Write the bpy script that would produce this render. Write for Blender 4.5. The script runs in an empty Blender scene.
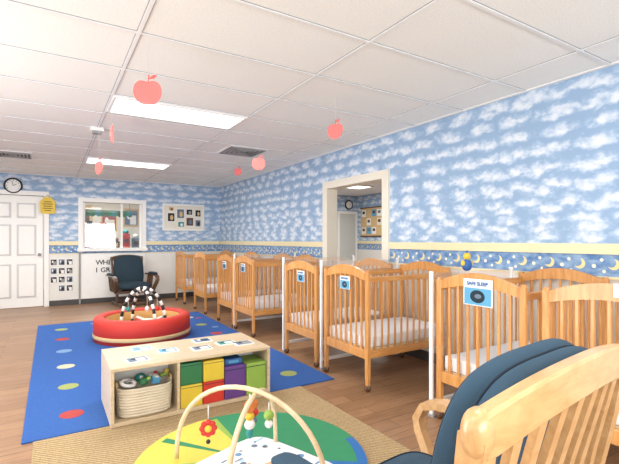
import bpy, bmesh, math, random
from math import sin, cos, pi, radians
from mathutils import Vector, Matrix, Euler
random.seed(4)
D = bpy.data
COL = bpy.context.scene.collection

def lin(c):
    return tuple((x/12.92 if x <= 0.04045 else ((x+0.055)/1.055)**2.4) for x in c)
def rgb(r, g, b):
    return lin((r/255, g/255, b/255)) + (1,)

# ---------------------------------------------------------------- materials
class NT:
    def __init__(s, name):
        s.m = D.materials.new(name); s.m.use_nodes = True
        s.t = s.m.node_tree; s.b = s.t.nodes['Principled BSDF']
        s.out = s.t.nodes['Material Output']
    def n(s, typ, **k):
        x = s.t.nodes.new(typ)
        for a, v in k.items(): setattr(x, a, v)
        return x
    def l(s, a, b): s.t.links.new(a, b)
    def math(s, op, a, b=None, c=None):
        x = s.n('ShaderNodeMath', operation=op)
        for i, v in enumerate((a, b, c)):
            if v is None: continue
            if isinstance(v, (int, float)): x.inputs[i].default_value = v
            else: s.l(v, x.inputs[i])
        return x.outputs[0]
    def mix(s, f, a, b):
        x = s.n('ShaderNodeMix', data_type='RGBA')
        if isinstance(f, (int, float)): x.inputs[0].default_value = f
        else: s.l(f, x.inputs[0])
        for i, v in ((6, a), (7, b)):
            if isinstance(v, tuple): x.inputs[i].default_value = v
            else: s.l(v, x.inputs[i])
        return x.outputs[2]
    def coord(s, scale=(1, 1, 1), loc=(0, 0, 0)):
        tc = s.n('ShaderNodeTexCoord'); mp = s.n('ShaderNodeMapping')
        mp.inputs['Scale'].default_value = scale; mp.inputs['Location'].default_value = loc
        s.l(tc.outputs['Object'], mp.inputs['Vector']); return mp.outputs[0]
    def noise(s, vec, scale=5, detail=3, rough=.5, dist=0):
        x = s.n('ShaderNodeTexNoise'); s.l(vec, x.inputs['Vector'])
        x.inputs['Scale'].default_value = scale; x.inputs['Detail'].default_value = detail
        x.inputs['Roughness'].default_value = rough; x.inputs['Distortion'].default_value = dist
        return x.outputs['Fac']
    def ramp(s, f, stops):
        x = s.n('ShaderNodeValToRGB'); e = x.color_ramp.elements
        while len(e) < len(stops): e.new(.5)
        for i, (p, c) in enumerate(stops): e[i].position = p; e[i].color = c
        s.l(f, x.inputs[0]); return x.outputs[0]
    def bump(s, h, st=.2, d=.01):
        x = s.n('ShaderNodeBump'); x.inputs['Strength'].default_value = st; x.inputs['Distance'].default_value = d
        s.l(h, x.inputs['Height']); s.l(x.outputs[0], s.b.inputs['Normal'])
    def base(s, c):
        if isinstance(c, tuple): s.b.inputs['Base Color'].default_value = c
        else: s.l(c, s.b.inputs['Base Color'])
    def rough(s, r): s.b.inputs['Roughness'].default_value = r

def plain(name, c, rough=.5, var=.06, scale=12, metal=0, bump=0):
    t = NT(name); v = t.coord(); n = t.noise(v, scale)
    dk = tuple(x*(1-var*2) for x in c[:3])+(1,)
    lt = tuple(min(1, x*(1+var)) for x in c[:3])+(1,)
    t.base(t.mix(n, dk, lt)); t.rough(rough); t.b.inputs['Metallic'].default_value = metal
    if bump: t.bump(t.noise(v, 180, 2), bump, .004)
    return t.m
def wood(name, c1, c2, stretch=(14, 14, 1.5), rough=.35):
    t = NT(name); n = t.noise(t.coord(stretch), 3, 5, .6, .6)
    t.base(t.ramp(n, [(.3, c1), (.7, c2)])); t.rough(rough)
    t.b.inputs['Coat Weight'].default_value = .2
    return t.m
def fabric(name, c, var=.12):
    t = NT(name); v = t.coord(); n = t.noise(v, 7, 3)
    dk = tuple(x*(1-var*2) for x in c[:3])+(1,); lt = tuple(min(1, x*(1+var)) for x in c[:3])+(1,)
    t.base(t.mix(n, dk, lt)); t.rough(.9); t.bump(t.noise(v, 250, 2), .25, .003)
    return t.m
def emis(name, c, st):
    t = NT(name); t.base(c); t.b.inputs['Emission Color'].default_value = c
    t.b.inputs['Emission Strength'].default_value = st; return t.m

def wallpaper(name, axis):
    t = NT(name)
    tc = t.n('ShaderNodeTexCoord'); sp = t.n('ShaderNodeSeparateXYZ'); t.l(tc.outputs['Object'], sp.inputs[0])
    S = sp.outputs[axis]; Z = sp.outputs[2]
    # overlapping rows of soft puffy clouds with lumpy tops and flatter bases
    n0 = t.noise(t.coord((1, 1, 1.3)), 7.5, 3, .5)
    n1 = t.noise(t.coord((1, 1, 1.45)), 17, 6, .58)
    def layer(RH, CW, off, soff):
        zr = t.math('ADD', t.math('DIVIDE', t.math('ADD', Z, t.math('MULTIPLY', t.math('SUBTRACT', n0, .5), .11)), RH), off)
        row = t.math('FLOOR', zr); v = t.math('SUBTRACT', t.math('FRACT', zr), .32)
        jit = t.math('FRACT', t.math('MULTIPLY', t.math('SINE', t.math('ADD', t.math('MULTIPLY', row, 12.9898), soff)), 437.58))
        ss = t.math('ADD', t.math('DIVIDE', t.math('ADD', S, t.math('MULTIPLY', t.math('SUBTRACT', n0, .5), .26)), CW), jit)
        u = t.math('SUBTRACT', t.math('FRACT', ss), .5)
        vv = t.math('MULTIPLY', v, t.math('ADD', 1.5, t.math('MULTIPLY', t.math('LESS_THAN', v, 0), 1.4)))
        return t.math('SQRT', t.math('ADD', t.math('MULTIPLY', t.math('MULTIPLY', u, u), 3.0), t.math('MULTIPLY', vv, vv)))
    d = t.math('MINIMUM', layer(.135, .31, 0, 0), layer(.15, .36, .5, 3.3))
    f = t.math('ADD', t.math('SUBTRACT', 1.0, d), t.math('MULTIPLY', t.math('SUBTRACT', n1, .5), 1.25))
    col = t.ramp(f, [(.18, rgb(146, 174, 205)), (.44, rgb(166, 190, 216)), (.60, rgb(194, 209, 226)), (.90, rgb(222, 229, 238))])
    P = .22
    fx = t.math('MULTIPLY', t.math('SUBTRACT', t.math('FRACT', t.math('DIVIDE', S, P)), .5), P)
    fz = t.math('SUBTRACT', Z, 1.065)
    def circ(ox, oz, r):
        a = t.math('SUBTRACT', fx, ox); b = t.math('SUBTRACT', fz, oz)
        dd = t.math('SQRT', t.math('ADD', t.math('MULTIPLY', a, a), t.math('MULTIPLY', b, b)))
        return t.math('LESS_THAN', dd, r)
    moon = t.math('MULTIPLY', circ(-.045, .005, .038), t.math('SUBTRACT', 1, circ(-.028, .016, .032)))
    star = t.math('MAXIMUM', t.math('MAXIMUM', circ(.03, .035, .012), circ(.08, -.01, .014)), circ(.015, -.045, .011))
    bn = t.noise(t.coord((1, 1, 2)), 14, 4)
    bc = t.ramp(bn, [(.35, rgb(88, 128, 180)), (.65, rgb(148, 178, 208))])
    bc = t.mix(moon, bc, rgb(236, 220, 160)); bc = t.mix(star, bc, rgb(246, 240, 212))
    wain = t.mix(t.noise(t.coord(), 3), rgb(224, 222, 214), rgb(234, 232, 226))
    c = t.mix(t.math('GREATER_THAN', Z, 1.14), bc, col)
    c = t.mix(t.math('GREATER_THAN', Z, .985), wain, c)
    t.base(c); t.rough(.75); return t.m

def rug_blue():
    t = NT('rug blue pile'); v = t.coord()
    n = t.noise(v, 60, 3)
    t.base(t.mix(n, rgb(30, 76, 146), rgb(48, 98, 170))); t.rough(.95); t.bump(t.noise(v, 300, 2), .4, .004); return t.m
def sisal():
    t = NT('sisal weave'); v = t.coord()
    w = t.n('ShaderNodeTexWave', wave_type='BANDS', bands_direction='DIAGONAL'); t.l(v, w.inputs[0]); w.inputs['Scale'].default_value = 22
    w.inputs['Distortion'].default_value = 2.5; w.inputs['Detail Scale'].default_value = 6
    n = t.noise(v, 90, 3)
    f = t.math('MULTIPLY', w.outputs['Fac'], n)
    t.base(t.ramp(f, [(.1, rgb(144, 120, 84)), (.55, rgb(194, 170, 128))])); t.rough(.95); t.bump(f, .5, .006); return t.m
def floor_mat():
    t = NT('laminate planks'); v = t.coord()
    b = t.n('ShaderNodeTexBrick'); t.l(v, b.inputs['Vector'])
    b.inputs['Color1'].default_value = rgb(168, 132, 100); b.inputs['Color2'].default_value = rgb(144, 111, 83)
    b.inputs['Mortar'].default_value = rgb(96, 72, 54); b.inputs['Scale'].default_value = 1
    b.inputs['Brick Width'].default_value = 1.22; b.inputs['Row Height'].default_value = .13
    b.inputs['Mortar Size'].default_value = .0025; b.offset = .37
    n = t.noise(t.coord((1.6, 22, 1)), 2.2, 6, .62, .5)
    g = t.ramp(n, [(.3, rgb(198, 186, 174)), (.52, rgb(255, 251, 247)), (.72, rgb(220, 210, 200))])
    x = t.n('ShaderNodeMix', data_type='RGBA', blend_type='MULTIPLY'); x.inputs[0].default_value = 1
    t.l(b.outputs['Color'], x.inputs[6]); t.l(g, x.inputs[7])
    t.base(x.outputs[2]); t.rough(.36); return t.m
def ceil_mat():
    t = NT('acoustic tile'); v = t.coord()
    n = t.noise(v, 120, 3, .75)
    t.base(t.ramp(n, [(.34, rgb(222, 222, 219)), (.5, rgb(241, 240, 236))])); t.rough(.95); t.bump(n, .06, .002); return t.m
def glass_mat(name='clear glass', haze=0):
    t = NT(name)
    tr = t.n('ShaderNodeBsdfTransparent'); gl = t.n('ShaderNodeBsdfGlossy'); gl.inputs['Roughness'].default_value = .03
    mx = t.n('ShaderNodeMixShader'); mx.inputs[0].default_value = .08 if not haze else .16
    t.l(tr.outputs[0], mx.inputs[1]); t.l(gl.outputs[0], mx.inputs[2]); last = mx
    if haze:
        df = t.n('ShaderNodeBsdfDiffuse'); df.inputs[0].default_value = rgb(238, 240, 242)
        m2 = t.n('ShaderNodeMixShader'); m2.inputs[0].default_value = haze
        t.l(mx.outputs[0], m2.inputs[1]); t.l(df.outputs[0], m2.inputs[2]); last = m2
    t.l(last.outputs[0], t.out.inputs[0]); return t.m
def paper_mat(name, c):
    t = NT(name); t.base(t.mix(t.noise(t.coord(), 20), c, tuple(min(1, x*1.15) for x in c[:3])+(1,))); t.rough(.5)
    t.b.inputs['Alpha'].default_value = .8
    return t.m

M = dict(
    wx=wallpaper('cloud wallpaper along x', 0), wy=wallpaper('cloud wallpaper along y', 1),
    floor=floor_mat(), ceil=ceil_mat(), rug=rug_blue(), sisal=sisal(), glass=glass_mat(), acrylic=glass_mat('clear acrylic', .07),
    white=plain('white paint', rgb(240, 239, 235), .4, .02), cream=plain('cream paint', rgb(232, 226, 210), .45, .02),
    yellowrail=plain('yellow rail', rgb(236, 223, 180), .5, .03), grid=plain('grid white', rgb(236, 236, 235), .5, .02), gridshade=plain('painted grid shadow', rgb(158, 160, 162), .8, .02),
    recess_shade=plain('door recess', rgb(204, 204, 203), .5, .02), palewhite=plain('off white glass', rgb(200, 202, 198), .4, .02),
    base=plain('dark baseboard', rgb(70, 68, 66), .5), black=plain('black', rgb(26, 26, 28), .45), grey=plain('grey', rgb(150, 150, 150), .5),
    dark=plain('dark vent', rgb(64, 62, 60), .6),
    oak=wood('honey oak', rgb(192, 128, 64), rgb(222, 164, 98)), oakh=wood('honey oak horizontal', rgb(192, 128, 64), rgb(222, 164, 98), (1.5, 14, 14)),
    birch=wood('pale birch', rgb(196, 172, 138), rgb(216, 196, 164), (2, 12, 12)),
    maple=wood('light maple', rgb(192, 144, 92), rgb(216, 174, 122), (3, 14, 10), .3), walnut=wood('brown wood', rgb(72, 54, 42), rgb(104, 80, 60)),
    mattress=fabric('white sheet', rgb(234, 236, 239), .02), navy=fabric('navy canvas', rgb(46, 74, 94)), navyseam=fabric('navy piping', rgb(24, 42, 58)), darknavy=fabric('dark teal navy', rgb(34, 54, 66)),
    red=plain('red vinyl', rgb(208, 56, 42), .6, .06, 5), yellow=plain('yellow', rgb(226, 194, 62), .5), green=plain('green', rgb(48, 116, 72), .5),
    lime=plain('lime', rgb(146, 180, 78), .5), blue=plain('blue', rgb(48, 100, 168), .5), sky=plain('sky blue print', rgb(92, 166, 206), .5), purple=plain('purple', rgb(100, 62, 134), .6),
    teal=plain('teal', rgb(40, 140, 136), .5), orange=plain('orange', rgb(225, 130, 60), .5), pink=plain('pink', rgb(230, 110, 150), .5), palesky=plain('pale sky', rgb(178, 216, 236), .5),
    mred=plain('muted red', rgb(168, 62, 60), .9), mlime=plain('muted lime', rgb(150, 162, 96), .9), mcream=plain('muted cream', rgb(194, 190, 160), .9), mblue=plain('muted blue', rgb(110, 146, 186), .9),
    apple=paper_mat('apple red paper', rgb(240, 120, 114)), leaf=paper_mat('apple leaf paper', rgb(226, 104, 98)),
    string=plain('string', rgb(200, 200, 200), .6), basket=fabric('woven basket', rgb(222, 210, 188)), tan=plain('tan', rgb(214, 182, 130), .6), tanorange=plain('tan orange', rgb(226, 176, 104), .6),
    steel=plain('brushed metal', rgb(180, 180, 182), .3, .03, 12, .9), greyblue=plain('grey blue', rgb(104, 120, 140), .6),
    lens=emis('light lens', (1, .98, .95, 1), 3.0), creamwood=wood('cream wood', rgb(216, 188, 146), rgb(232, 210, 174), (6, 6, 6)),
    matgreen=plain('mat green', rgb(44, 136, 92), .7), matyellow=plain('mat yellow', rgb(220, 202, 84), .7), matblue=plain('mat blue', rgb(36, 104, 170), .7),
    brown=plain('brown', rgb(100, 66, 44), .6),
)

# ---------------------------------------------------------------- mesh builder
class MB:
    def __init__(s): s.v = []; s.f = []; s.fm = []; s.sm = []; s.mats = []
    def mi(s, m):
        m = M[m] if isinstance(m, str) else m
        if m not in s.mats: s.mats.append(m)
        return s.mats.index(m)
    def add(s, vs, fs, mat, smooth=False, X=None):
        o = len(s.v); k = s.mi(mat)
        for v in vs:
            v = Vector(v)
            s.v.append(tuple(X @ v) if X is not None else tuple(v))
        for f in fs: s.f.append([o+i for i in f]); s.fm.append(k); s.sm.append(smooth)
        return s
    def box(s, c, d, mat, bev=0, X=None, rot=None):
        bm = bmesh.new(); bmesh.ops.create_cube(bm, size=1)
        for v in bm.verts: v.co = Vector((v.co.x*d[0], v.co.y*d[1], v.co.z*d[2]))
        if bev: bmesh.ops.bevel(bm, geom=bm.edges[:], offset=bev, segments=2, affect='EDGES', profile=.7)
        T = Matrix.Translation(c)
        if rot: T = T @ Euler(rot).to_matrix().to_4x4()
        if X is not None: T = X @ T
        bm.verts.index_update()
        s.add([v.co.copy() for v in bm.verts], [[v.index for v in f.verts] for f in bm.faces], mat, False, T); bm.free(); return s
    def bx(s, x0, x1, y0, y1, z0, z1, mat, bev=0):
        return s.box(((x0+x1)/2, (y0+y1)/2, (z0+z1)/2), (abs(x1-x0), abs(y1-y0), abs(z1-z0)), mat, bev)
    def sweep(s, pts, prof, mat, up=None, closed=False, smooth=True, scales=None, X=None):
        P = [Vector(p) for p in pts]; n = len(P); m = len(prof); vs = []
        N = None
        for i in range(n):
            a = P[i-1] if (i > 0 or closed) else P[i]; b = P[(i+1) % n] if (i < n-1 or closed) else P[i]
            T = (b-a).normalized()
            if N is None:
                N = Vector(up) if up else (Vector((0, 0, 1)) if abs(T.z) < .9 else Vector((1, 0, 0)))
            elif up: N = Vector(up)
            N = (N - T*N.dot(T)).normalized(); B = T.cross(N); k = scales[i] if scales else 1
            for (p, q) in prof: vs.append(P[i] + B*p*k + N*q*k)
        fs = []
        for i in range(n if closed else n-1):
            for j in range(m):
                a = i*m+j; b = i*m+(j+1) % m; c = ((i+1) % n)*m+(j+1) % m; d = ((i+1) % n)*m+j
                fs.append([a, b, c, d])
        if not closed: fs.append(list(range(m))[::-1]); fs.append([(n-1)*m+j for j in range(m)])
        return s.add(vs, fs, mat, smooth, X)
    def tube(s, pts, r, mat, n=8, **k):
        return s.sweep(pts, [(r*cos(2*pi*i/n), r*sin(2*pi*i/n)) for i in range(n)], mat, **k)
    def bar(s, pts, w, h, mat, up=(0, 0, 1), **k):
        return s.sweep(pts, [(-w/2, -h/2), (w/2, -h/2), (w/2, h/2), (-w/2, h/2)], mat, up=up, smooth=False, **k)
    def lathe(s, prof, mat, n=24, X=None, smooth=True):
        vs = []; fs = []; m = len(prof)
        for i in range(n):
            a = 2*pi*i/n
            for r, z in prof: vs.append((r*cos(a), r*sin(a), z))
        for i in range(n):
            for j in range(m-1):
                fs.append([i*m+j, ((i+1) % n)*m+j, ((i+1) % n)*m+j+1, i*m+j+1])
        return s.add(vs, fs, mat, smooth, X)
    def disc(s, c, r, h, mat, n=24, X=None):
        T = Matrix.Translation(c)
        if X is not None: T = X @ T
        return s.lathe([(0.0001, 0), (r, 0), (r, h), (0.0001, h)], mat, n, T, False)
    def prism(s, poly, z0, z1, mat, X=None):
        n = len(poly)
        vs = [(p[0], p[1], z0) for p in poly]+[(p[0], p[1], z1) for p in poly]
        fs = [list(range(n))[::-1], list(range(n, 2*n))]+[[i, (i+1) % n, n+(i+1) % n, n+i] for i in range(n)]
        return s.add(vs, fs, mat, False, X)
    def sup(s, c, d, mat, e=.35, X=None, nu=32, nv=16, rot=None, fn=None):
        g = lambda w, e: (abs(w)**e)*(1 if w >= 0 else -1)
        vs = []; fs = []
        for j in range(nv+1):
            ph = -pi/2+pi*j/nv
            for i in range(nu):
                th = 2*pi*i/nu
                p = Vector((d[0]/2*g(cos(ph), e)*g(cos(th), e), d[1]/2*g(cos(ph), e)*g(sin(th), e), d[2]/2*g(sin(ph), min(1, e*1.6))))
                if fn: p = fn(p)
                vs.append(p)
        for j in range(nv):
            for i in range(nu):
                fs.append([j*nu+i, j*nu+(i+1) % nu, (j+1)*nu+(i+1) % nu, (j+1)*nu+i])
        T = Matrix.Translation(c)
        if rot: T = T @ Euler(rot).to_matrix().to_4x4()
        if X is not None: T = X @ T
        return s.add(vs, fs, mat, True, T)
    def ball(s, c, r, mat, X=None, n=14):
        if isinstance(r, (int, float)): r = (r, r, r)
        return s.sup(c, (2*r[0], 2*r[1], 2*r[2]), mat, 1.0, X, n, n//2+1)
    def obj(s, name, parent=None, loc=(0, 0, 0), rot=(0, 0, 0), **props):
        me = D.meshes.new(name); me.from_pydata(s.v, [], s.f)
        for m in s.mats: me.materials.append(m)
        for p, k, sm in zip(me.polygons, s.fm, s.sm): p.material_index = k; p.use_smooth = sm
        me.update()
        bm = bmesh.new(); bm.from_mesh(me); bmesh.ops.recalc_face_normals(bm, faces=bm.faces); bm.to_mesh(me); bm.free()
        o = D.objects.new(name, me); COL.objects.link(o); o.location = loc; o.rotation_euler = rot
        if parent: o.parent = parent
        for a, b in props.items(): o[a] = b
        return o
def empty(name, loc, label, category, rot=(0, 0, 0), group=None):
    o = D.objects.new(name, None); COL.objects.link(o); o.location = loc; o.rotation_euler = rot
    o.empty_display_size = .1; o['label'] = label; o['category'] = category
    if group: o['group'] = group
    return o
def copy_thing(root, loc, rot=None, **props):
    def rec(o, par):
        c = o.copy(); COL.objects.link(c)
        if par: c.parent = par
        for ch in list(o.children): rec(ch, c)
        return c
    r = rec(root, None); r.location = loc
    if rot is not None: r.rotation_euler = rot
    for a, b in props.items(): r[a] = b
    return r
def struct(mb, name): return mb.obj(name, kind='structure')
def text(s, size, mat, name, parent, loc, rot, bold=0.0, align='CENTER'):
    cu = D.curves.new('txt', 'FONT'); cu.body = s; cu.size = size; cu.extrude = .0006; cu.offset = bold
    cu.align_x = align; cu.align_y = 'CENTER'
    t = D.objects.new('txt', cu); COL.objects.link(t); bpy.context.view_layer.update()
    me = D.meshes.new_from_object(t); D.objects.remove(t)
    me.materials.clear(); me.materials.append(M[mat])
    o = D.objects.new(name, me); COL.objects.link(o); o.location = loc; o.rotation_euler = rot
    if parent: o.parent = parent
    return o

# ---------------------------------------------------------------- room shell
H = 2.45
struct(MB().bx(-2.62, 7.4, -2.12, 13.1, -.1, 0, 'floor'), 'floor')
struct(MB().bx(-2.62, 7.4, -2.12, 13.1, H, H+.1, 'ceil'), 'ceiling')
w = MB()   # back wall: door opening, window opening, continues into the neighbouring room
w.bx(-2.5, -1.025, 9.3, 9.42, 0, H, 'wx').bx(-1.025, -.095, 9.3, 9.42, 2.065, H, 'wx').bx(-.095, .535, 9.3, 9.42, 0, H, 'wx')
w.bx(.535, 1.625, 9.3, 9.42, 0, 1.075, 'wx').bx(.535, 1.625, 9.3, 9.42, 1.985, H, 'wx').bx(1.625, 7.36, 9.3, 9.42, 0, H, 'wx')
struct(w, 'wall_back')
w = MB()
w.bx(3.3, 3.42, -2, 3.735, 0, H, 'wy').bx(3.3, 3.42, 3.735, 4.885, 1.955, H, 'wy').bx(3.3, 3.42, 4.885, 9.3, 0, H, 'wy')
struct(w, 'wall_right')
w = MB()
w.bx(-2.62, -2.5, -2, .5, 0, H, 'wy').bx(-2.62, -2.5, 5.5, 9.42, 0, H, 'wy').bx(-2.62, -2.5, .5, 5.5, 0, .9, 'wy').bx(-2.62, -2.5, .5, 5.5, 2.2, H, 'wy')
struct(w, 'wall_left')
w = MB()
w.bx(-2.62, -1.8, -2.12, -2, 0, H, 'wx').bx(2.6, 3.42, -2.12, -2, 0, H, 'wx').bx(-1.8, 2.6, -2.12, -2, 0, .8, 'wx').bx(-1.8, 2.6, -2.12, -2, 2.25, H, 'wx')
struct(w, 'wall_front')
struct(MB().bx(7.24, 7.36, 1, 9.3, 0, H, 'wy'), 'wall_neighbour_side')
struct(MB().bx(3.42, 7.36, .88, 1, 0, H, 'wx'), 'wall_neighbour_front')
struct(MB().bx(-1.6, 4.0, 12.5, 12.62, 0, H, 'cream'), 'wall_beyond_back')
struct(MB().bx(-1.72, -1.6, 9.42, 12.62, 0, H, 'wy'), 'wall_beyond_left')
struct(MB().bx(3.9, 4.02, 9.42, 12.5, 0, H, 'wy'), 'wall_beyond_right')

k = 1
def trim(mb):
    global k
    struct(mb, 'trim_%d' % k); k += 1
y = MB()
for a, b in ((-2.5, -1.1), (-.02, .46), (1.70, 3.28)): y.bx(a, b, 9.285, 9.3, 1.14, 1.215, 'yellowrail').bx(a, b, 9.292, 9.3, .965, .985, 'yellowrail')
trim(y)
y = MB()
for a, b in ((-1.98, 3.63), (5.0, 9.28)): y.bx(3.285, 3.3, a, b, 1.14, 1.215, 'yellowrail').bx(3.292, 3.3, a, b, .965, .985, 'yellowrail')
trim(y)
y = MB().bx(7.225, 7.24, 1.02, 9.28, 1.14, 1.215, 'yellowrail'); trim(y)
f = MB(); 
f.bx(-1.1, -1.02, 9.27, 9.44, 0, 2.14, 'white', .006).bx(-.1, -.02, 9.27, 9.44, 0, 2.14, 'white', .006).bx(-1.02, -.1, 9.27, 9.44, 2.06, 2.14, 'white', .006); trim(f)
f = MB()
f.bx(3.27, 3.45, 3.63, 3.74, 0, 2.05, 'cream', .006).bx(3.27, 3.45, 4.88, 4.99, 0, 2.05, 'cream', .006).bx(3.27, 3.45, 3.74, 4.88, 1.95, 2.05, 'cream', .006); trim(f)
b = MB()
for a, c in ((-2.5, -1.1), (-.02, 3.3)): b.bx(a, c, 9.285, 9.3, 0, .1, 'base')
struct(b, 'baseboard_back')
b = MB()
for a, c in ((-2, 3.63), (4.99, 9.28)): b.bx(3.285, 3.3, a, c, 0, .1, 'base')
struct(b, 'baseboard_right')
# six panel door
d = MB().bx(-1.01, -.11, 9.33, 9.37, .01, 2.05, 'white')
for (xa, xb) in ((-.90, -.60), (-.52, -.22)):
    for (za, zb) in ((.18, .80), (.95, 1.52), (1.64, 1.92)):
        d.bx(xa, xb, 9.326, 9.332, za, zb, 'recess_shade', .002).bx(xa+.03, xb-.03, 9.312, 9.328, za+.03, zb-.03, 'white', .007)  # grey border paints the recess shade around each panel
do = struct(d, 'door_1')
MB().lathe([(0.001, 0), (.026, .0), (.028, .008), (.012, .012), (.012, .04), (.028, .05), (.028, .07), (.001, .08)], 'steel', 16, Euler((pi/2, 0, 0)).to_matrix().to_4x4()).obj('door_handle', do, (-.17, 9.33, .97))
# windows
f = MB()
f.bx(.46, .54, 9.26, 9.44, 1.0, 2.06, 'white', .005).bx(1.62, 1.70, 9.26, 9.44, 1.0, 2.06, 'white', .005).bx(.54, 1.62, 9.26, 9.44, 1.98, 2.06, 'white', .005).bx(.44, 1.72, 9.22, 9.44, 1.02, 1.08, 'white', .005)
f.bx(.54, .58, 9.34, 9.38, 1.08, 1.98, 'white').bx(1.58, 1.62, 9.34, 9.38, 1.08, 1.98, 'white').bx(1.22, 1.26, 9.34, 9.38, 1.08, 1.98, 'white')
f.bx(.58, 1.58, 9.357, 9.361, 1.08, 1.98, 'glass')
struct(f, 'window_1')
f = MB()
for a in (.5, 2.15, 3.8, 5.42): f.bx(-2.64, -2.47, a, a+.08, .9, 2.2, 'white')
f.bx(-2.64, -2.47, .5, 5.5, .86, .92, 'white').bx(-2.64, -2.47, .5, 5.5, 2.18, 2.24, 'white')
struct(f, 'added_window_left')  # unseen left window, added so fill light can enter
f = MB()
for a in (-1.8, -.35, 1.1, 2.52): f.bx(a, a+.08, -2.14, -1.97, .8, 2.25, 'white')
f.bx(-1.8, 2.6, -2.14, -1.97, .76, .82, 'white').bx(-1.8, 2.6, -2.14, -1.97, 2.23, 2.29, 'white')
struct(f, 'added_window_front')  # window behind the camera, added to let fill light in
pnl = MB().bx(.50, 1.68, 9.27, 9.3, .10, .96, 'white', .004).bx(.47, .50, 9.25, 9.3, .0, 1.0, 'grey'); trim(pnl)
# ceiling grid
g = MB()
for i in range(-3, 3):
    x = .44+1.22*i; g.bx(x-.016, x+.016, -2, 9.3, H-.003, H, 'gridshade').bx(x-.011, x+.011, -2, 9.3, H-.008, H-.003, 'grid')  # wider grey strip paints the shadow beside each grid bar
for i in range(-9, 9):
    yy = 3.84+.61*i
    if -2 < yy < 9.3: g.bx(-2.5, 3.3, yy-.016, yy+.016, H-.0028, H, 'gridshade').bx(-2.5, 3.3, yy-.011, yy+.011, H-.0075, H-.0028, 'grid')
g.bx(3.27, 3.3, -2, 9.3, H-.01, H, 'grid').bx(-2.5, 3.3, 9.27, 9.3, H-.01, H, 'grid'); trim(g)

# ---------------------------------------------------------------- lights
def area(name, loc, sx, sy, e, col=(1, .978, .945), rot=(0, 0, 0), parent=None):
    L = D.lights.new(name, 'AREA'); L.shape = 'RECTANGLE'; L.size = sx; L.size_y = sy; L.energy = e; L.color = col
    o = D.objects.new(name, L); COL.objects.link(o); o.location = loc; o.rotation_euler = rot
    if parent: o.parent = parent
    return o
def fixture(x, yy, e):
    r = empty('ceiling_light', (x, yy, H), 'bright rectangular fluorescent ceiling fixture set in the tile grid', 'ceiling light', group='fluorescent ceiling lights')
    h = MB(); w2, d2 = .6, .25
    h.bx(-w2, w2, -d2, -d2+.025, -.02, 0, 'grid').bx(-w2, w2, d2-.025, d2, -.02, 0, 'grid').bx(-w2, -w2+.025, -d2+.025, d2-.025, -.02, 0, 'grid').bx(w2-.025, w2, -d2+.025, d2-.025, -.02, 0, 'grid')
    h.obj('frame', r)
    MB().bx(-w2+.025, w2-.025, -d2+.025, d2-.025, -.012, -.004, 'lens').obj('light_panel', r)
    area('lamp', (0, 0, -.022), 1.13, .44, e, parent=r)
    return r
for (x, yy, e) in ((1.05, 4.10, 28), (1.05, 7.15, 40), (1.05, .9, 15), (-1.4, 4.10, 28), (-1.4, 7.15, 44), (-1.4, .9, 22), (5.6, 7.6, 50), (4.6, 5.0, 38), (1.2, 11, 44)):  # near row, left column and nearer neighbour fixture: unseen, added for fill
    fixture(x, yy, e)
area('added_fill_light', (-2.72, 3, 1.45), 4.8, 1.25, 218, (.985, .992, 1), (0, radians(-119), 0))  # added fill from the left, tilted up to brighten the ceiling
area('added_fill_light', (.4, -2.22, 1.4), 4.2, 1.3, 185, (.985, .992, 1), (radians(118), 0, 0))  # added fill from behind the camera, also tilted up

# vents, detector
def vent(x, yy, s, n):
    v = MB().bx(-s, s, -s, s, -.012, 0, 'grid')
    for i in range(n):
        a = s*.9*(1-i/n); b = a-.012
        for (p, q, r2, t) in ((-a, a, -a, -b), (-a, a, b, a), (-a, -b, -b, b), (b, a, -b, b)): v.bx(p, q, r2, t, -.022, -.012, 'grey')
        a = b; b = a-.026
        if b > 0:
            for (p, q, r2, t) in ((-a, a, -a, -b), (-a, a, b, a), (-a, -b, -b, b), (b, a, -b, b)): v.bx(p, q, r2, t, -.014, -.012, 'dark')
    o = v.obj('ceiling_vent', None, (x, yy, H)); o['label'] = 'square louvred air diffuser set in the ceiling tiles'; o['category'] = 'vent'; o['group'] = 'ceiling vents'
vent(2.22, 5.37, .27, 5); vent(-.45, 7.24, .24, 5)
o = MB().box((0, 0, -.02), (.13, .13, .04), 'white', .01).box((0, 0, -.05), (.09, .09, .03), 'grey', .01).obj('smoke_detector', None, (.43, 5.1, H))
o['label'] = 'small white box-shaped detector on the ceiling'; o['category'] = 'smoke detector'

# ---------------------------------------------------------------- hanging paper apples
def apple_poly():
    P = []
    for i in range(40):
        t = 2*pi*i/40
        r = .078*(1-.26*max(0, cos(t))**10-.10*max(0, cos(t-pi))**8)
        P.append((r*sin(t)*(1+.08*cos(t)), r*cos(t)*1.02))
    return P
def apple(x, yy, z, rz, s, label):
    r = empty('paper_apple', (x, yy, z), label, 'hanging decoration', (0, 0, rz), 'paper apples hanging from the ceiling')
    X = Euler((pi/2, 0, 0)).to_matrix().to_4x4() @ Matrix.Scale(s, 4)
    MB().prism(apple_poly(), -.002, .002, 'apple', X).obj('apple_body', r)
    MB().prism([(0, .05), (.006, .05), (.012, .1), (.004, .1)], -.002, .002, 'leaf', X).prism([(.008, .075), (.03, .1), (.055, .098), (.035, .078)], -.002, .002, 'leaf', X).obj('stem_and_leaf', r)
    MB().tube([(0.006*s, 0, .1*s), (0.006*s, 0, H-z)], .0012, 'string', 5).obj('string', r)
la = 'flat red paper apple hanging on a string from the ceiling'
apple(.51, 2.74, 2.15, -.4, 1.08, 'large flat pinkish red paper apple hanging on a string')
apple(2.07, 2.96, 2.17, -1.15, .95, la)
apple(1.89, 4.12, 2.05, -.5, .9, la)
apple(.41, 4.67, 1.96, -1.2, .95, la)
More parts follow.
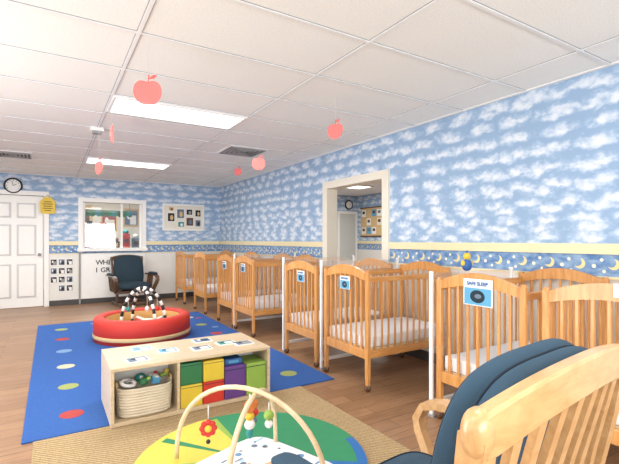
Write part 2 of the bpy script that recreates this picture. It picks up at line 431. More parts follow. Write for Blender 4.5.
apple(2.27, 5.65, 2.21, -.9, .75, 'small flat red paper apple hanging near the air vent')
apple(.51, 4.5, 2.26, 1.25, 1.0, 'flat red paper apple turned edge-on on its string')

# ---------------------------------------------------------------- back wall things
XC = Euler((pi/2, 0, 0)).to_matrix().to_4x4()
r = empty('wall_clock', (-.57, 9.3, 2.22), 'round black wall clock with a white face', 'clock')
MB().lathe([(.11, 0), (.14, 0), (.145, .02), (.135, .035), (.115, .03), (.115, .0)], 'black', 32, XC).obj('rim', r)
cf = MB().disc((0, 0, .002), .117, .012, 'white', 32, XC)
for i in range(12): cf.box((.095*sin(i*pi/6), -.016, .095*cos(i*pi/6)), (.008, .003, .018), 'black', rot=(0, i*pi/6, 0))
cf.obj('face', r)
MB().bar([(0, -.019, 0), (.05, -.019, .03)], .008, .003, 'black', (0, 1, 0)).bar([(0, -.021, 0), (-.02, -.021, .085)], .006, .003, 'black', (0, 1, 0)).obj('hands', r)
tg = MB().prism([(-.10, -.15), (.10, -.15), (.12, -.11), (.12, .08), (.08, .12), (.05, .16), (-.05, .16), (-.08, .12), (-.12, .08), (-.12, -.11)], 0, .008, 'yellow', XC)
for (zz, ww) in ((.07, .12), (.03, .16), (-.01, .14), (-.05, .16), (-.09, .10)): tg.box((0, -.0095, zz), (ww, .003, .014), 'brown')
tg.tube([(-.04, -.004, .155), (0, -.004, .20), (.04, -.004, .155)], .004, 'brown', 6)
o = tg.obj('hanging_tag', None, (-.04, 9.262, 1.88))
o['label'] = 'yellow paper tag with dark writing hung beside the door'; o['category'] = 'notice'
def picture(name, loc, wd, ht, cols, label, group, rot=(0, 0, 0), border='white', cat='photo print'):
    r = empty(name, loc, label, cat, rot, group)
    MB().box((0, 0, 0), (wd, .006, ht), border).obj('backing', r)
    p = MB(); p.box((0, -.004, 0), (wd*.82, .003, ht*.8), cols[0])
    p.box((wd*.12, -.0055, -ht*.12), (wd*.4, .002, ht*.5), cols[1]); p.ball((-wd*.15, -.004, ht*.08), (wd*.15, .003, ht*.2), cols[2])
    p.obj('picture', r); return r
for i in range(3):
    for j in range(4):
        if i == 0 and j == 3: continue
        picture('photo_print', (.055+.13*i, 9.295, .82-.165*j), .115, .13, [('black', 'grey', 'white'), ('greyblue', 'black', 'white'), ('black', 'white', 'grey')][(i+j) % 3], 'small black and white photo pinned to the white wall', 'photo prints in a grid on the wall')
r = empty('photo_display', (2.48, 9.3, 1.73), 'wide white framed board holding several small photographs', 'picture frame')
MB().bx(-.45, .45, -.03, 0, -.29, -.25, 'white', .004).bx(-.45, .45, -.03, 0, .25, .29, 'white', .004).bx(-.45, -.41, -.03, 0, -.25, .25, 'white', .004).bx(.41, .45, -.03, 0, -.25, .25, 'white', .004).obj('frame', r)
MB().bx(-.41, .41, -.012, 0, -.25, .25, 'cream').obj('backing_board', r)
cols = ['black', 'teal', 'brown', 'greyblue', 'brown', 'sky', 'tan', 'grey']
for (px, pz, pw, ph, c1, c2) in ((-.27, .0, .16, .2, 'black', 'tan'), (-.07, .08, .17, .22, 'greyblue', 'tan'), (-.06, -.15, .14, .12, 'teal', 'white'), (.12, .12, .14, .13, 'black', 'grey'), (.13, -.09, .17, .2, 'brown', 'greyblue'), (.31, .1, .13, .16, 'black', 'tan'), (.31, -.12, .13, .16, 'greyblue', 'black'), (-.27, .18, .12, .09, 'tan', 'brown')):
    MB().box((0, 0, 0), (pw, .004, ph), 'white').box((0, -.003, 0), (pw*.86, .003, ph*.86), c1).ball((.01, -.004, -.01), (pw*.22, .003, ph*.28), c2).obj('photo', r, (px, -.015, pz))
r = empty('wall_lettering', (.76, 9.268, .72), 'black cut-out letters on the white panel below the window', 'lettering')
for li, (word, zz) in enumerate((('WHEN', .075), ('I GROW', -.075))):
    xx = 0
    for ch in word:
        if ch == ' ': xx += .04; continue
        text(ch, .13, 'black', 'letter', r, (xx, -.002, zz), (pi/2, 0, 0), .002, 'LEFT'); xx += .045 if ch == 'I' else (.125 if ch == 'W' else .095)

# beyond the window: play room
r = empty('toy_cupboard', (1.5, 11.2, 0), 'white cupboard loaded with toys in the next room', 'cupboard')
c = MB().bx(-1.0, 1.1, -.2, .2, 0, 1.05, 'white', .01)
for i in range(3): c.bx(-.95+.63*i, -.37+.63*i, -.22, -.2, .1, .98, 'birch', .004)
c.obj('cupboard_body', r)
toyc = ['brown', 'teal', 'cream', 'black', 'red', 'greyblue', 'tan', 'brown']
for i in range(8):
    hh = (.16, .34, .24)[i % 3]
    o = MB().box((0, 0, hh/2), (.17, .2, hh), toyc[i % 8], .02).box((0, -.11, hh*.5), (.1, .01, .08), toyc[(i+3) % 8]).ball((0, 0, hh+.04), (.07, .07, .06), toyc[(i+5) % 8]).obj('toy_box', None, (.65+.23*i, 11.15, 1.05))
    o['label'] = 'muted toy box with a rounded lid on the cupboard'; o['category'] = 'toy box'; o['group'] = 'toy boxes on the cupboard'
r = empty('storage_rack', (.82, 10.75, 0), 'tall brown open rack crowded with toys in the next room', 'shelf')
c = MB().bx(-.28, -.25, -.15, .15, 0, 1.40, 'brown').bx(.25, .28, -.15, .15, 0, 1.40, 'brown')
for z in (.3, .7, 1.05, 1.36): c.bx(-.25, .25, -.15, .15, z, z+.02, 'brown')
c.bx(-.25, .25, .13, .15, .02, 1.36, 'brown')
c.obj('rack_frame', r)
cc = ['red', 'greyblue', 'tan', 'orange', 'teal', 'black', 'cream', 'mred']
for j, z in enumerate((1.07, 1.38)):
    for i in range(4):
        hh = (.2, .14, .22, .17)[(i+j) % 4]*(1 if j == 0 else 1.3)
        o = MB().box((0, 0, hh/2), (.10, .18, hh), cc[(i*3+j*2) % 8], .015).ball((0, -.06, hh*.7), (.035, .05, .035), cc[(i+j*3+1) % 8]).obj('toy', None, (.63+.125*i, 10.71, z+.001)); o['label'] = 'small coloured toy standing on the tall rack'; o['category'] = 'toy'; o['group'] = 'toys on the tall rack'
r = empty('window_valance', (1.0, 9.75, 1.86), 'green and teal fabric strip strung across the next room', 'fabric strip')
c = MB()
for i in range(10):
    x0 = -.5+.1*i
    c.prism([(x0, 0), (x0+.1, 0), (x0+.1, -.10-.02*(i % 2)), (x0+.05, -.14), (x0, -.12+.02*(i % 2))], -.004, .004, ['teal', 'green', 'matgreen'][i % 3], XC)
c.obj('fabric', r)
MB().tube([(-.45, 0, .0), (-.45, 0, .59)], .005, 'grey', 6).obj('hanger', r); MB().tube([(.45, 0, .0), (.45, 0, .59)], .005, 'grey', 6).obj('hanger', r)
for i, (x, z, cA, cB) in enumerate(((.2, 1.75, 'sky', 'tan'), (.75, 1.9, 'tan', 'brown'), (1.35, 1.72, 'mred', 'cream'), (1.9, 1.85, 'greyblue', 'white'), (2.4, 1.7, 'teal', 'tan'))):
    picture('wall_poster', (x, 12.495, z), .4, .5, (cA, cB, 'white'), 'small coloured poster on the cream wall next door', 'posters in the next room', cat='poster', border='tan')
# neighbour room objects
r = empty('pale_door', (6.9, 9.3, 0), 'plain pale door in a white frame in the neighbouring room', 'door')
MB().bx(-.34, -.27, -.04, 0, 0, 2.02, 'white').bx(.27, .33, -.04, 0, 0, 2.02, 'white').bx(-.27, .27, -.04, 0, 1.95, 2.02, 'white').obj('door_frame', r)
MB().bx(-.27, .27, -.015, -.003, .01, 1.95, 'palewhite').obj('door_leaf', r)
r = empty('notice_board', (7.24, 8.65, 1.72), 'framed cork board covered with paper notices in the neighbouring room', 'notice board', (0, 0, radians(-90)))
MB().box((0, -.0105, 0), (.9, .02, .74), 'tan').box((0, -.0155, .38), (.94, .03, .03), 'brown').box((0, -.0155, -.38), (.94, .03, .03), 'brown').obj('board', r)
for (i, j, cc_) in ((0, 0, 'white'), (0, 2, 'cream'), (1, 1, 'white'), (2, 0, 'sky'), (2, 2, 'white'), (3, 1, 'cream'), (1, 2, 'sky'), (3, 0, 'white')):
    MB().box((0, 0, 0), (.17, .004, .18), cc_).box((0, -.003, .02), (.1, .002, .07), cols[(i+j) % 8]).obj('notice', r, (-.32+.21*i, -.024, .23-.23*j))
r = empty('round_wall_clock', (6.95, 9.3, 2.2), 'round dark wall clock above the door next door', 'clock')
MB().lathe([(.10, 0), (.13, 0), (.13, .03), (.10, .03)], 'black', 24, XC).disc((0, 0, 0), .11, .015, 'white', 24, XC).obj('clock_body', r)

# ---------------------------------------------------------------- rugs
rg = MB().bx(-.15, 2.15, 3.09, 7.2, 0.001, .012, 'rug', .003)
rc = ['mred', 'mlime', 'mcream', 'mblue', 'mred', 'mlime', 'mcream']
for i in range(6):
    for x in (.13, 1.87):
        rg.disc((x, 3.42+.66*i, .012), .078, .0015, rc[(i+(0 if x < 1 else 1)) % 7], 20)
for i in range(6):
    for x in (.55, 1.0, 1.45): 
        if (i, x) in ((0, .55), (0, 1.0)): continue
        rg.box((x, 3.85+.62*i, .0125), (.10, .07, .002), ['mblue', 'greyblue', 'mcream'][(i+int(x*2)) % 3])
for i in range(4): rg.box((1.99, 4.2+.8*i, .0125), (.08, .08, .002), ['mlime', 'mcream', 'mblue', 'mred'][i])
o = rg.obj('area_rug'); o['label'] = 'bright blue rug with rows of coloured dots and squares'; o['category'] = 'rug'
o = MB().bx(-.09, 1.80, .3, 3.08, .001, .010, 'sisal', .003).obj('woven_rug'); o['label'] = 'tan woven sisal rug lying on the wood floor'; o['category'] = 'rug'

# ---------------------------------------------------------------- cribs
def build_crib(loc):
    r = empty('crib', loc, 'honey oak compact crib with arched slatted end panels and white mattress', 'crib', group='wooden cribs along the wall')
    def endp(x, name):
        e = MB()
        for sy in (-1, 1):
            e.box((x, sy*.304, .535), (.032, .040, .87), 'oak', .007)
            e.disc((0, 0, 0), .018, .018, 'oak', 12, Matrix.Translation((x, sy*.304, .965)))
        N = 16; up = []; lo = []
        for i in range(N+1):
            t = -1+2*i/N; yy = t*.287
            up.append((yy, .965+.064*cos(t*pi/2)**.9)); lo.append((yy, .905+.042*cos(t*pi/2)))
        XX = Matrix(((0, 0, 1, x), (1, 0, 0, 0), (0, 1, 0, 0), (0, 0, 0, 1)))
        e.prism(up+lo[::-1], -.012, .012, 'oak', XX)
        e.box((x, 0, .30), (.024, .57, .075), 'oak', .005)
        for i in range(7):
            yy = -.222+.074*i; zt = .91+.042*cos(yy/.287*pi/2)
            e.box((x, yy, (.32+zt)/2), (.013, .017, zt-.32), 'oak', .003)
        return e.obj(name, r)
    endp(-.48, 'end_panel'); endp(.48, 'end_panel')
    for sy in (-1, 1):
        s = MB(); yy = sy*.304
        s.box((0, yy, .915), (.924, .024, .045), 'oakh', .008).box((0, yy, .30), (.924, .022, .06), 'oakh', .005)
        for i in range(12): s.box((-.40+.0727*i, yy, .61), (.015, .012, .60), 'oak', .003)
        s.obj('side_rail', r)
    MB().box((0, 0, .335), (.92, .56, .02), 'creamwood').obj('mattress_base', r)
    MB().box((0, 0, .395), (.925, .565, .096), 'mattress', .02).obj('mattress', r)
    for sx in (-1, 1):
        for sy in (-1, 1):
            cst = MB().box((0, 0, .075), (.028, .032, .05), 'oak', .004).lathe([(.001, -.011), (.026, -.011), (.028, -.006), (.028, .006), (.026, .011), (.001, .011)], 'brown', 16, Matrix.Translation((0, 0, .028)) @ XC)
            cst.box((0, .014, .045), (.012, .004, .04), 'steel').box((0, -.014, .045), (.012, .004, .04), 'steel')
            cst.obj('caster', r, (sx*.48, sy*.304, 0))
    return r
A = build_crib((2.69, 3.0, 0))
crs = [(2.785, 1.725), (2.785, .985), (2.69, 3.78), (2.69, 5.28), (2.69, 5.98), (2.69, 7.23), (2.69, 8.53)]
for (x, yy) in crs: copy_thing(A, (x, yy, 0))

def sign(x, yy, z, s, label, blank=False):
    r = empty('crib_sign', (x, yy, z), label, 'sign', (0, 0, radians(-90)), 'laminated signs on the cribs')
    MB().box((0, 0, 0), (s, .004, s*(.5 if blank else .8)), 'white', .001).obj('card', r)
    if blank:
        MB().box((0, -.003, 0), (s*.8, .002, s*.06), 'palesky').box((0, -.003, -s*.12), (s*.6, .002, s*.04), 'grey').obj('printed_lines', r); return
    b = MB().box((0, -.003, s*.26), (s*.92, .002, s*.20), 'white').box((0, -.003, -s*.12), (s*.92, .002, s*.50), 'sky').ball((0, -.0035, -s*.12), (s*.27, .0025, s*.20), 'darknavy').ball((s*.03, -.006, -s*.11), (s*.12, .002, s*.07), 'greyblue')
    b.obj('printed_picture', r)
    text('SAFE SLEEP', s*.15, 'matblue', 'lettering', r, (0, -.006, s*.26), (pi/2, 0, 0), .001)
sign(2.284, 1.71, .91, .21, 'large white and blue laminated sign tied to crib slats')
sign(2.284, .895, 1.0, .13, 'small plain white label tied to the crib end', True)
for (yy) in (2.98, 3.74, 5.27, 5.97): sign(2.188, yy, .87, .14, 'small blue and white laminated sign tied to crib slats')

def divider(x0, x1, yy, h=1.03):
    r = empty('crib_divider', ((x0+x1)/2, yy, 0), 'clear panel with white edges standing between two cribs', 'divider', group='dividers between cribs')
    L = x1-x0
    MB().box((-L/2+.010, 0, .02+h/2), (.020, .024, h), 'white', .004).obj('post', r)
    MB().box((L/2-.012, 0, .02+h/2), (.024, .024, h), 'white', .004).obj('post', r)
    MB().box((.0, 0, .1), (L-.056, .02, .03), 'white', .003).obj('bottom_rail', r)
    for s_ in (-1, 1): MB().box((0, 0, .01), (.04, .05, .02), 'grey', .004).obj('foot', r, (s_*(L/2-.02), 0, 0))
    MB().box((-.002, 0, h/2+.056), (L-.046, .010, h-.1), 'acrylic').obj('clear_panel', r)
divider(2.27, 3.22, 2.085, 1.0); divider(2.20, 3.2, 3.39); divider(2.20, 3.2, 5.63); divider(2.20, 3.2, 4.16)
r = empty('stuffed_toy', (2.66, 2.085, 1.008), 'small yellow and blue stuffed toy sitting on top of the divider', 'toy')
MB().sup((0, 0, .045), (.08, .06, .09), 'blue', .8).obj('body', r)
MB().ball((0, 0, .11), .028, 'yellow').box((0, 0, .14), (.014, .014, .024), 'blue', .003).obj('head', r)
MB().ball((0, 0, 0), (.018, .014, .022), 'yellow').obj('arm', r, (-.045, 0, .06)); MB().ball((0, 0, 0), (.018, .014, .022), 'yellow').obj('arm', r, (.045, 0, .06))

# ---------------------------------------------------------------- gliders (front faces local -y)
def padded(mb, w2, h2, d, ribs, mat, X, crown=.02, e=(.42, .5)):
    """padded cushion slab: superellipse loops stacked through its thickness, pinched at the seams"""
    n = 64; st = []
    K = 8*ribs
    for j in range(K+1):
        u = j/K; ph = abs(sin(pi*ribs*u)); yy = -d/2+d*u
        edge = min(u, 1-u)*2
        st.append((yy, 1-.030*(1-ph**.6)-.06*(1-min(1, edge*3.2))**2))
    loops = [(-d/2-.022, .001), (-d/2-.021, .35), (-d/2-.015, .7)]+st+[(d/2+.015, .7), (d/2+.021, .35), (d/2+.022, .001)]
    def pt(a, kk):
        ez = e[1] if sin(a) > 0 else .4
        px = w2*kk*(abs(cos(a))**e[0])*(1 if cos(a) > 0 else -1); pz = h2*kk*(abs(sin(a))**ez)*(1 if sin(a) > 0 else -1)
        if pz > 0: pz += crown*kk*(1-(px/w2)**2)
        return px, pz
    vs = []; fs = []
    for (yy, kk) in loops:
        for i in range(n):
            px, pz = pt(2*pi*(i+.5)/n, kk); vs.append((px, yy, pz))
    for j in range(len(loops)-1):
        for i in range(n): fs.append([j*n+i, j*n+(i+1) % n, (j+1)*n+(i+1) % n, (j+1)*n+i])
    mb.add(vs, fs, mat, True, X)
    for q in range(ribs+1):
        yy, kk = st[8*q]; pts = []; kk += .006
        for i in range(n):
            px, pz = pt(2*pi*(i+.5)/n, kk); pts.append((px, yy, pz))
        mb.tube(pts, .004, 'navyseam', 6, closed=True, X=X)

def glider(loc, rz, label, wd='maple', sc_=1.0, narrow=1.0, AZ=-.02, cx=0, fx=0, cloth='navy'):
    r = empty('glider_chair', loc, label, 'chair', (0, 0, rz)); r.scale = (sc_, sc_, sc_)
    b = MB()
    for sx in (-1, 1):
        b.box((sx*.27, .02, .03), (.05, .62, .06), wd, .012)
        b.box((sx*.27, .02, .16), (.04, .09, .22), wd, .008)
    b.box((0, .22, .05), (.5, .05, .05), wd, .008).box((0, -.18, .05), (.5, .05, .05), wd, .008)
    b.obj('base', r)
    MB().box((0, .0, .28), (.64, .50, .05), wd, .01).obj('seat_frame', r)
    bf = MB()
    for sx in (-1, 1):
        bf.bar([(sx*.335, .24, .26), (sx*.340, .275, .5), (sx*.352, .325, .75), (sx*.36, .345, .89)], .045, .052, wd, (0, 1, 0))
        bf.sup((sx*.362, .347, .893), (.062, .052, .088), wd, .7, nu=20, nv=12)
    rail = []
    for i in range(25):
        t = -1+i/12; rail.append((t*.372, .35+.03*(1-t*t), .886+.042*(1-abs(t)**2.2)))
    prof = [(-.018, -.036), (-.012, -.043), (.012, -.043), (.018, -.036), (.018, .036), (.012, .043), (-.012, .043), (-.018, .036)]
    bf.sweep(rail, prof, wd, up=(0, 0, 1), smooth=False, scales=[.9]+[1]*23+[.9])
    bf.box((0, .275, .46), (.66, .03, .06), wd, .008)
    for i in range(7):
        x = -.264+.088*i; c = 1-(x/.385)**2
        bf.bar([(x, .28, .46), (x, .318, .66), (x, .352+.03*c, .865+.03*c)], .036, .016, wd, (0, 1, 0))
    o = bf.obj('back_frame', r, (fx, 0, 0)); o.scale.x = narrow
    for sx in (-1, 1):
        a = MB()
        a.sweep([(sx*.375, .30, .60+AZ), (sx*.38, .15, .605+AZ), (sx*.385, -.08, .605+AZ), (sx*.385, -.24, .60+AZ), (sx*.385, -.315, .575+AZ), (sx*.38, -.345, .52+AZ), (sx*.37, -.33, .45), (sx*.35, -.27, .37), (sx*.34, -.2, .28)],
                [(-.035, -.014), (.035, -.014), (.035, .014), (-.035, .014)], wd, up=None, smooth=False)
        for i in range(3): a.bar([(sx*.34, -.05+.11*i, .28), (sx*.375, -.05+.11*i, .6+AZ)], .04, .016, wd, (0, 1, 0))
        a.obj('armrest', r)
        MB().sup((sx*.385, -.06 if sx > 0 else -.0, .632+AZ), (.085, .40 if sx > 0 else .34, .045), cloth, .5).obj('arm_pad', r)
    sc = MB(); padded(sc, .29, .27, .09, 1, cloth, Matrix.Translation((0, -.035, .385)) @ Euler((radians(90), 0, 0)).to_matrix().to_4x4(), 0, (.3, .3))
    sc.obj('seat_cushion', r)
    bc = MB(); padded(bc, .34, .28, .115, 2, cloth, Matrix.Translation((cx, .215, .665)) @ Euler((radians(-12), 0, 0)).to_matrix().to_4x4(), .012, (.46, .56))
    o = bc.obj('back_cushion', r); o.scale.x = narrow
    return r
glider((.965, .865, .011), pi+radians(7), 'light maple slatted glider chair with navy cushions', cx=-.055, fx=.012)
glider((1.33, 8.66, 0), .12, 'wooden glider rocking chair with dark navy cushions by the wall', 'walnut', .98, .8, cloth='darknavy')

# ---------------------------------------------------------------- low toy shelf
r = empty('toy_shelf', (.91, 3.32, .0125), 'low birch toy shelf with open bays standing on the rugs', 'shelf')
s = MB()
s.bx(-.575, .575, -.30, .30, .362, .385, 'birch', .004).bx(-.575, .575, -.30, .30, .0, .026, 'birch', .004)
s.bx(-.575, -.553, -.30, .30, .026, .362, 'birch', .004).bx(.553, .575, -.30, .30, .026, .362, 'birch', .004)
s.bx(-.145, -.127, -.29, .29, .026, .362, 'birch').bx(-.553, .553, -.01, .01, .026, .362, 'white')
s.obj('shelf_body', r)
BZ = .0395
def bin_(x, z, c, wd, h):
    o = MB().box((0, 0, h/2), (wd, .24, h), c, .010).bx(-wd/2+.004, wd/2-.004, -.1215, -.119, h*.88, h*.9, 'navyseam')
    o = o.obj('storage_bin', None, (x, 3.155, z)); o['label'] = '%s fabric storage cube in the toy shelf' % c; o['category'] = 'storage cube'; o['group'] = 'storage cubes in the toy shelf'
bin_(.868, BZ, 'yellow', .158, .160); bin_(1.032, BZ, 'red', .158, .160)
bin_(.868, BZ+.161, 'green', .158, .155); bin_(1.032, BZ+.161, 'yellow', .158, .150)
bin_(1.201, BZ, 'purple', .170, .245); bin_(1.373, BZ, 'lime', .164, .245)
o = MB().box((0, 0, .022), (.14, .16, .044), 'blue', .01).box((0, -.081, .022), (.08, .004, .02), 'sky').obj('folded_cloth', None, (1.2, 3.15, BZ+.2465)); o['label'] = 'blue folded cloth lying on the purple storage cube'; o['category'] = 'cloth'
# basket and soft toys
BX, BY = .562, 3.155
r = empty('toy_basket', (BX, BY, BZ), 'low wide cream woven basket filled with soft toys', 'basket')
def sq(rx, ry, z, n=48):
    return [(rx*(abs(cos(a))**.6)*(1 if cos(a) > 0 else -1), ry*(abs(sin(a))**.6)*(1 if sin(a) > 0 else -1), z) for a in [2*pi*(i+.5)/n for i in range(n)]]
prof = [(.001, .006), (.83, .006), (.86, 0), (.91, .02), (.955, .12), (.975, .19), (1.0, .197), (.975, .203), (.93, .197), (.91, .12), (.84, .014), (.001, .014)]
vs = []; fs = []
for (q, z) in prof: vs += sq(.186*q, .132*q, z)
for j in range(len(prof)-1):
    for i in range(48): fs.append([j*48+i, j*48+(i+1) % 48, (j+1)*48+(i+1) % 48, (j+1)*48+i])
bk = MB().add(vs, fs, 'basket', True)
for z in [.02+.019*i for i in range(9)]:
    q = .915+.065*(z/.19); bk.tube(sq(.186*q, .132*q, z), .0055, 'basket', 6, closed=True)
bk.obj('basket_body', r)
for sx in (-1, 1): MB().tube([(sx*.178, -.04, .19), (sx*.180, -.03, .225), (sx*.180, .03, .225), (sx*.178, .04, .19)], .007, 'tan', 6).obj('handle', r)
def reg(o, lab):
    o['label'] = lab; o['category'] = 'toy'; o['group'] = 'loose toys in the basket'; o.location.z += .012
reg(MB().tube([(.045*cos(a*pi/10), .033*sin(a*pi/10), 0) for a in range(20)], .013, 'white', 8, closed=True).tube([(-.02, 0, .0), (.02, .0, .03)], .008, 'grey', 6).obj('ring_toy', None, (.455, 3.13, .245), (.4, .2, .2)), 'white and grey ring shaped toy lying in the basket')
reg(MB().ball((0, 0, 0), (.034, .03, .026), 'green').ball((.03, -.01, .018), (.017, .016, .015), 'lime').box((-.01, -.02, -.004), (.04, .03, .02), 'green', .006).obj('frog_toy', None, (.553, 3.105, .247)), 'green plush animal toy lying in the basket')
reg(MB().box((0, 0, 0), (.055, .05, .045), 'sky', .01).box((0, 0, .024), (.03, .03, .01), 'white', .003).obj('block_toy', None, (.632, 3.115, .244), (.2, .15, .3)), 'pale blue block toy in the basket')
reg(MB().tube([(-.02, 0, 0), (-.0, -.012, .02), (.02, 0, .01), (.03, .01, .03)], .013, 'lime', 8).ball((.03, .01, .033), .017, 'yellow').obj('caterpillar_toy', None, (.693, 3.165, .243)), 'lime green caterpillar toy in the basket')
reg(MB().ball((0, 0, 0), (.04, .033, .03), 'teal').box((.0, -.03, .01), (.02, .02, .02), 'white', .004).obj('plush_toy', None, (.55, 3.215, .245)), 'teal plush toy in the basket')
reg(MB().box((0, 0, 0), (.06, .04, .03), 'white', .012).ball((.026, 0, .02), .014, 'red').obj('rattle_toy', None, (.637, 3.21, .245), (0, .3, .8)), 'white rattle toy with a red knob in the basket')
for i, (x, yy, cs, rz) in enumerate(((.52, 3.16, ('greyblue', 'white', 'navy'), .1), (.76, 3.30, ('sky', 'white', 'navy'), 0), (1.0, 3.24, ('greyblue', 'white', 'black'), 0), (1.22, 3.30, ('teal', 'white', 'black'), 0), (.60, 3.46, ('sky', 'white', 'grey'), 0), (1.08, 3.48, ('greyblue', 'navy', 'white'), 0), (1.34, 3.22, ('greyblue', 'grey', 'black'), 0))):
    picture('picture_card', (x, yy, .4008), .15, .12, cs, 'small laminated picture card stuck on the shelf top', 'picture cards on the toy shelf', (radians(-90), 0, rz))

# ---------------------------------------------------------------- red foam ring with bouncer
r = empty('play_ring', (1.02, 5.75, .0145), 'round orange red padded play ring with tan inner floor', 'play ring')
MB().lathe([(.44, .02), (.44, .23), (.448, .262), (.468, .278), (.548, .278), (.568, .262), (.578, .23), (.578, .0), (.44, .0)], 'red', 48).obj('padded_wall', r)
MB().lathe([(.439, .03), (.433, .05), (.433, .235), (.442, .25)], 'tanorange', 48).obj('inner_lining', r)
MB().lathe([(.579, .04), (.584, .045), (.584, .08), (.579, .085)], 'tan', 48).obj('stripe', r)
MB().disc((0, 0, 0), .43, .03, 'tanorange', 48).obj('base_mat', r)
r = empty('baby_bouncer', (1.02, 5.75, .046), 'baby bouncer with black and white striped toy arches', 'baby bouncer', (0, 0, -.5))
MB().tube([(.2*cos(a), .28*sin(a), .015) for a in [2*pi*i/24 for i in range(24)]], .012, 'grey', 8, closed=True).tube([(-.17, .12, .02), (-.17, .28, .18)], .011, 'grey').tube([(.17, .12, .02), (.17, .28, .18)], .011, 'grey').obj('frame', r)
seat = MB(); nn = 10
for i in range(nn):
    t0 = i/nn; t1 = (i+1)/nn
    f = lambda t: (-.27+.54*t, .07+.11*t**1.6)
    (y0, z0), (y1, z1) = f(t0), f(t1)
    seat.add([(-.17, y0, z0), (-.08, y0, z0-.04), (.08, y0, z0-.04), (.17, y0, z0), (.17, y1, z1), (.08, y1, z1-.04), (-.08, y1, z1-.04), (-.17, y1, z1)], [[0, 1, 6, 7], [1, 2, 5, 6], [2, 3, 4, 5]], ['red', 'cream', 'greyblue', 'brown'][i % 4], True)
seat.obj('seat_sling', r)
for (ax, hh) in (((.27, .04), .50), ((.22, -.22), .47)):
    arc = MB(); NN = 22
    for i in range(NN):
        P = [(ax[0]*cos(a), ax[1]*cos(a), .08+hh*sin(a)) for a in (pi*i/NN, pi*(i+.5)/NN, pi*(i+1)/NN)]
        arc.tube(P, .020, 'black' if i % 2 else 'white', 8, up=(-ax[1], ax[0], 0))
    arc.obj('toy_arch', r)
for i, (a, c) in enumerate(((.9, 'red'), (1.4, 'white'), (2.3, 'teal'))):
    MB().tube([(.27*cos(a), .04*cos(a), .08+.48*sin(a)), (.27*cos(a), .04*cos(a), .33)], .003, 'white', 5).ball((.27*cos(a), .04*cos(a), .31), (.03, .03, .035), c).obj('hanging_toy', r)
for i, (x, yy, c) in enumerate(((.67, 5.66, 'yellow'), (1.355, 5.86, 'blue'))):
    o = MB().ball((0, 0, .051), .05, c).lathe([(.0505, .045), (.053, .051), (.0505, .057)], 'white', 16).obj('toy_ball', None, (x, yy, .046)); o['label'] = '%s ball with a white band inside the ring' % c; o['category'] = 'ball'; o['group'] = 'balls in the play ring'

# ---------------------------------------------------------------- round floor mat + baby gym
mt = MB()
def sector(r0, r1, a0, a1, c, z1):
    n = max(4, int(abs(a1-a0)/6)); A_ = [radians(a0+(a1-a0)*i/n) for i in range(n+1)]
    mt.prism([(r1*cos(a), r1*sin(a)) for a in A_]+[(r0*cos(a), r0*sin(a)) for a in A_[::-1]], 0, z1, c)
sector(.001, .58, 92, 215, 'matyellow', .020); sector(.001, .58, 215, 280, 'red', .020); sector(.001, .58, 280, 325, 'matblue', .020); sector(.001, .58, -35, 92, 'matgreen', .020)
sector(.58, .635, 95, 215, 'matyellow', .020); sector(.58, .635, -80, -8, 'matblue', .020); sector(.58, .635, -8, 95, 'matgreen', .020); sector(.58, .635, 215, 280, 'red', .02)
for a in (92, 128, 160): sector(.08, .60, a-2.5, a+2.5, 'lime' if a != 128 else 'matgreen', .0212)
o = mt.obj('round_play_mat', None, (.955, 2.165, .0105)); o['label'] = 'round foam play mat in yellow, green and blue sections'; o['category'] = 'play mat'
r = empty('baby_gym', (.83, 1.935, .0345), 'baby play gym with cream wooden arches over a printed mat', 'baby gym')
gm = MB().sup((0, 0, .012), (.80, .68, .024), 'mattress', .3, rot=(0, 0, .35))
XG = Euler((0, 0, .35)).to_matrix().to_4x4()
for i in range(60):
    x = random.uniform(-.35, .35); yy = random.uniform(-.28, .28); q = ['greyblue', 'mlime', 'grey', 'tan', 'mblue', 'palesky', 'teal'][i % 7]
    if i % 3: gm.disc((x, yy, .0225), random.uniform(.008, .02), .002, q, 10, XG)
    else: gm.box((x, yy, .0235), (random.uniform(.03, .08), .012, .002), q, 0, XG)
gm.obj('padded_mat', r)
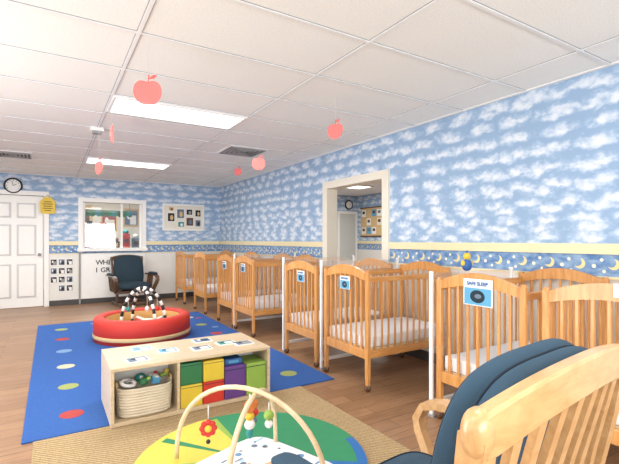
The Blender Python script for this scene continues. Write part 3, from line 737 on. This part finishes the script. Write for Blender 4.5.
def arch(p, q, h, name):
    P = []
    for i in range(25):
        a = pi*i/24; t = (1-cos(a))/2
        P.append((p[0]+(q[0]-p[0])*t, p[1]+(q[1]-p[1])*t, .01+h*sin(a)**.85))
    dd = Vector((q[0]-p[0], q[1]-p[1], 0)).normalized(); nrm = Vector((-dd.y, dd.x, 0))
    m = MB().sweep(P, [(.0125*cos(2*pi*i/10), .0125*sin(2*pi*i/10)) for i in range(10)], 'creamwood', up=tuple(nrm)); return m.obj(name, r)
arch((-.24, .42), (.25, -.33), .452, 'arch'); arch((-.24, -.31), (.30, .29), .428, 'arch')
def hang(x, yy, zt, zb, parts):
    m = MB().tube([(x, yy, zt), (x, yy, zb)], .003, 'white', 5)
    for (dz, rr, c) in parts: m.ball((x, yy, zb+dz), rr, c)
    return m.obj('hanging_toy', r)
hang(0.01, 0, .445, .385, ((0, (.030, .024, .034), 'orange'), (-.05, (.024, .02, .022), 'yellow'), (-.09, (.028, .022, .026), 'white'), (-.132, (.018, .018, .028), 'teal')))
hang(.07, -.09, .42, .36, ((0, .025, 'lime'), (-.042, .02, 'white')))
hang(.055, .055, .428, .37, ((0, .025, 'orange'), (-.045, (.028, .02, .022), 'red'), (-.085, .018, 'greyblue')))
fl = MB().tube([(-.125, .23, .34), (-.125, .23, .27)], .003, 'white', 5)
XF = Matrix.Translation((-.125, .23, .22)) @ Euler((pi/2, 0, radians(-20))).to_matrix().to_4x4()
for i in range(8): fl.ball((.03*cos(i*pi/4), .03*sin(i*pi/4), 0), (.017, .017, .012), 'red', XF)
fl.ball((0, 0, .004), (.02, .02, .014), 'yellow', XF).ball((0, -.07, 0), (.012, .012, .012), 'black', XF).obj('hanging_flower', r)

# ---------------------------------------------------------------- world, camera
wd = D.worlds.new('world'); bpy.context.scene.world = wd; wd.use_nodes = True
wd.node_tree.nodes['Background'].inputs[0].default_value = (.75, .85, 1, 1); wd.node_tree.nodes['Background'].inputs[1].default_value = .8
cam = D.cameras.new('camera'); co = D.objects.new('camera', cam); COL.objects.link(co)
co.location = (0, 0, 1.24); co.rotation_euler = (radians(90), 0, radians(-31.5))
cam.sensor_width = 36; cam.lens = 423/619*36; cam.shift_y = 8/619; cam.clip_start = .02
bpy.context.scene.camera = co
bpy.context.scene.view_settings.view_transform = 'Standard'
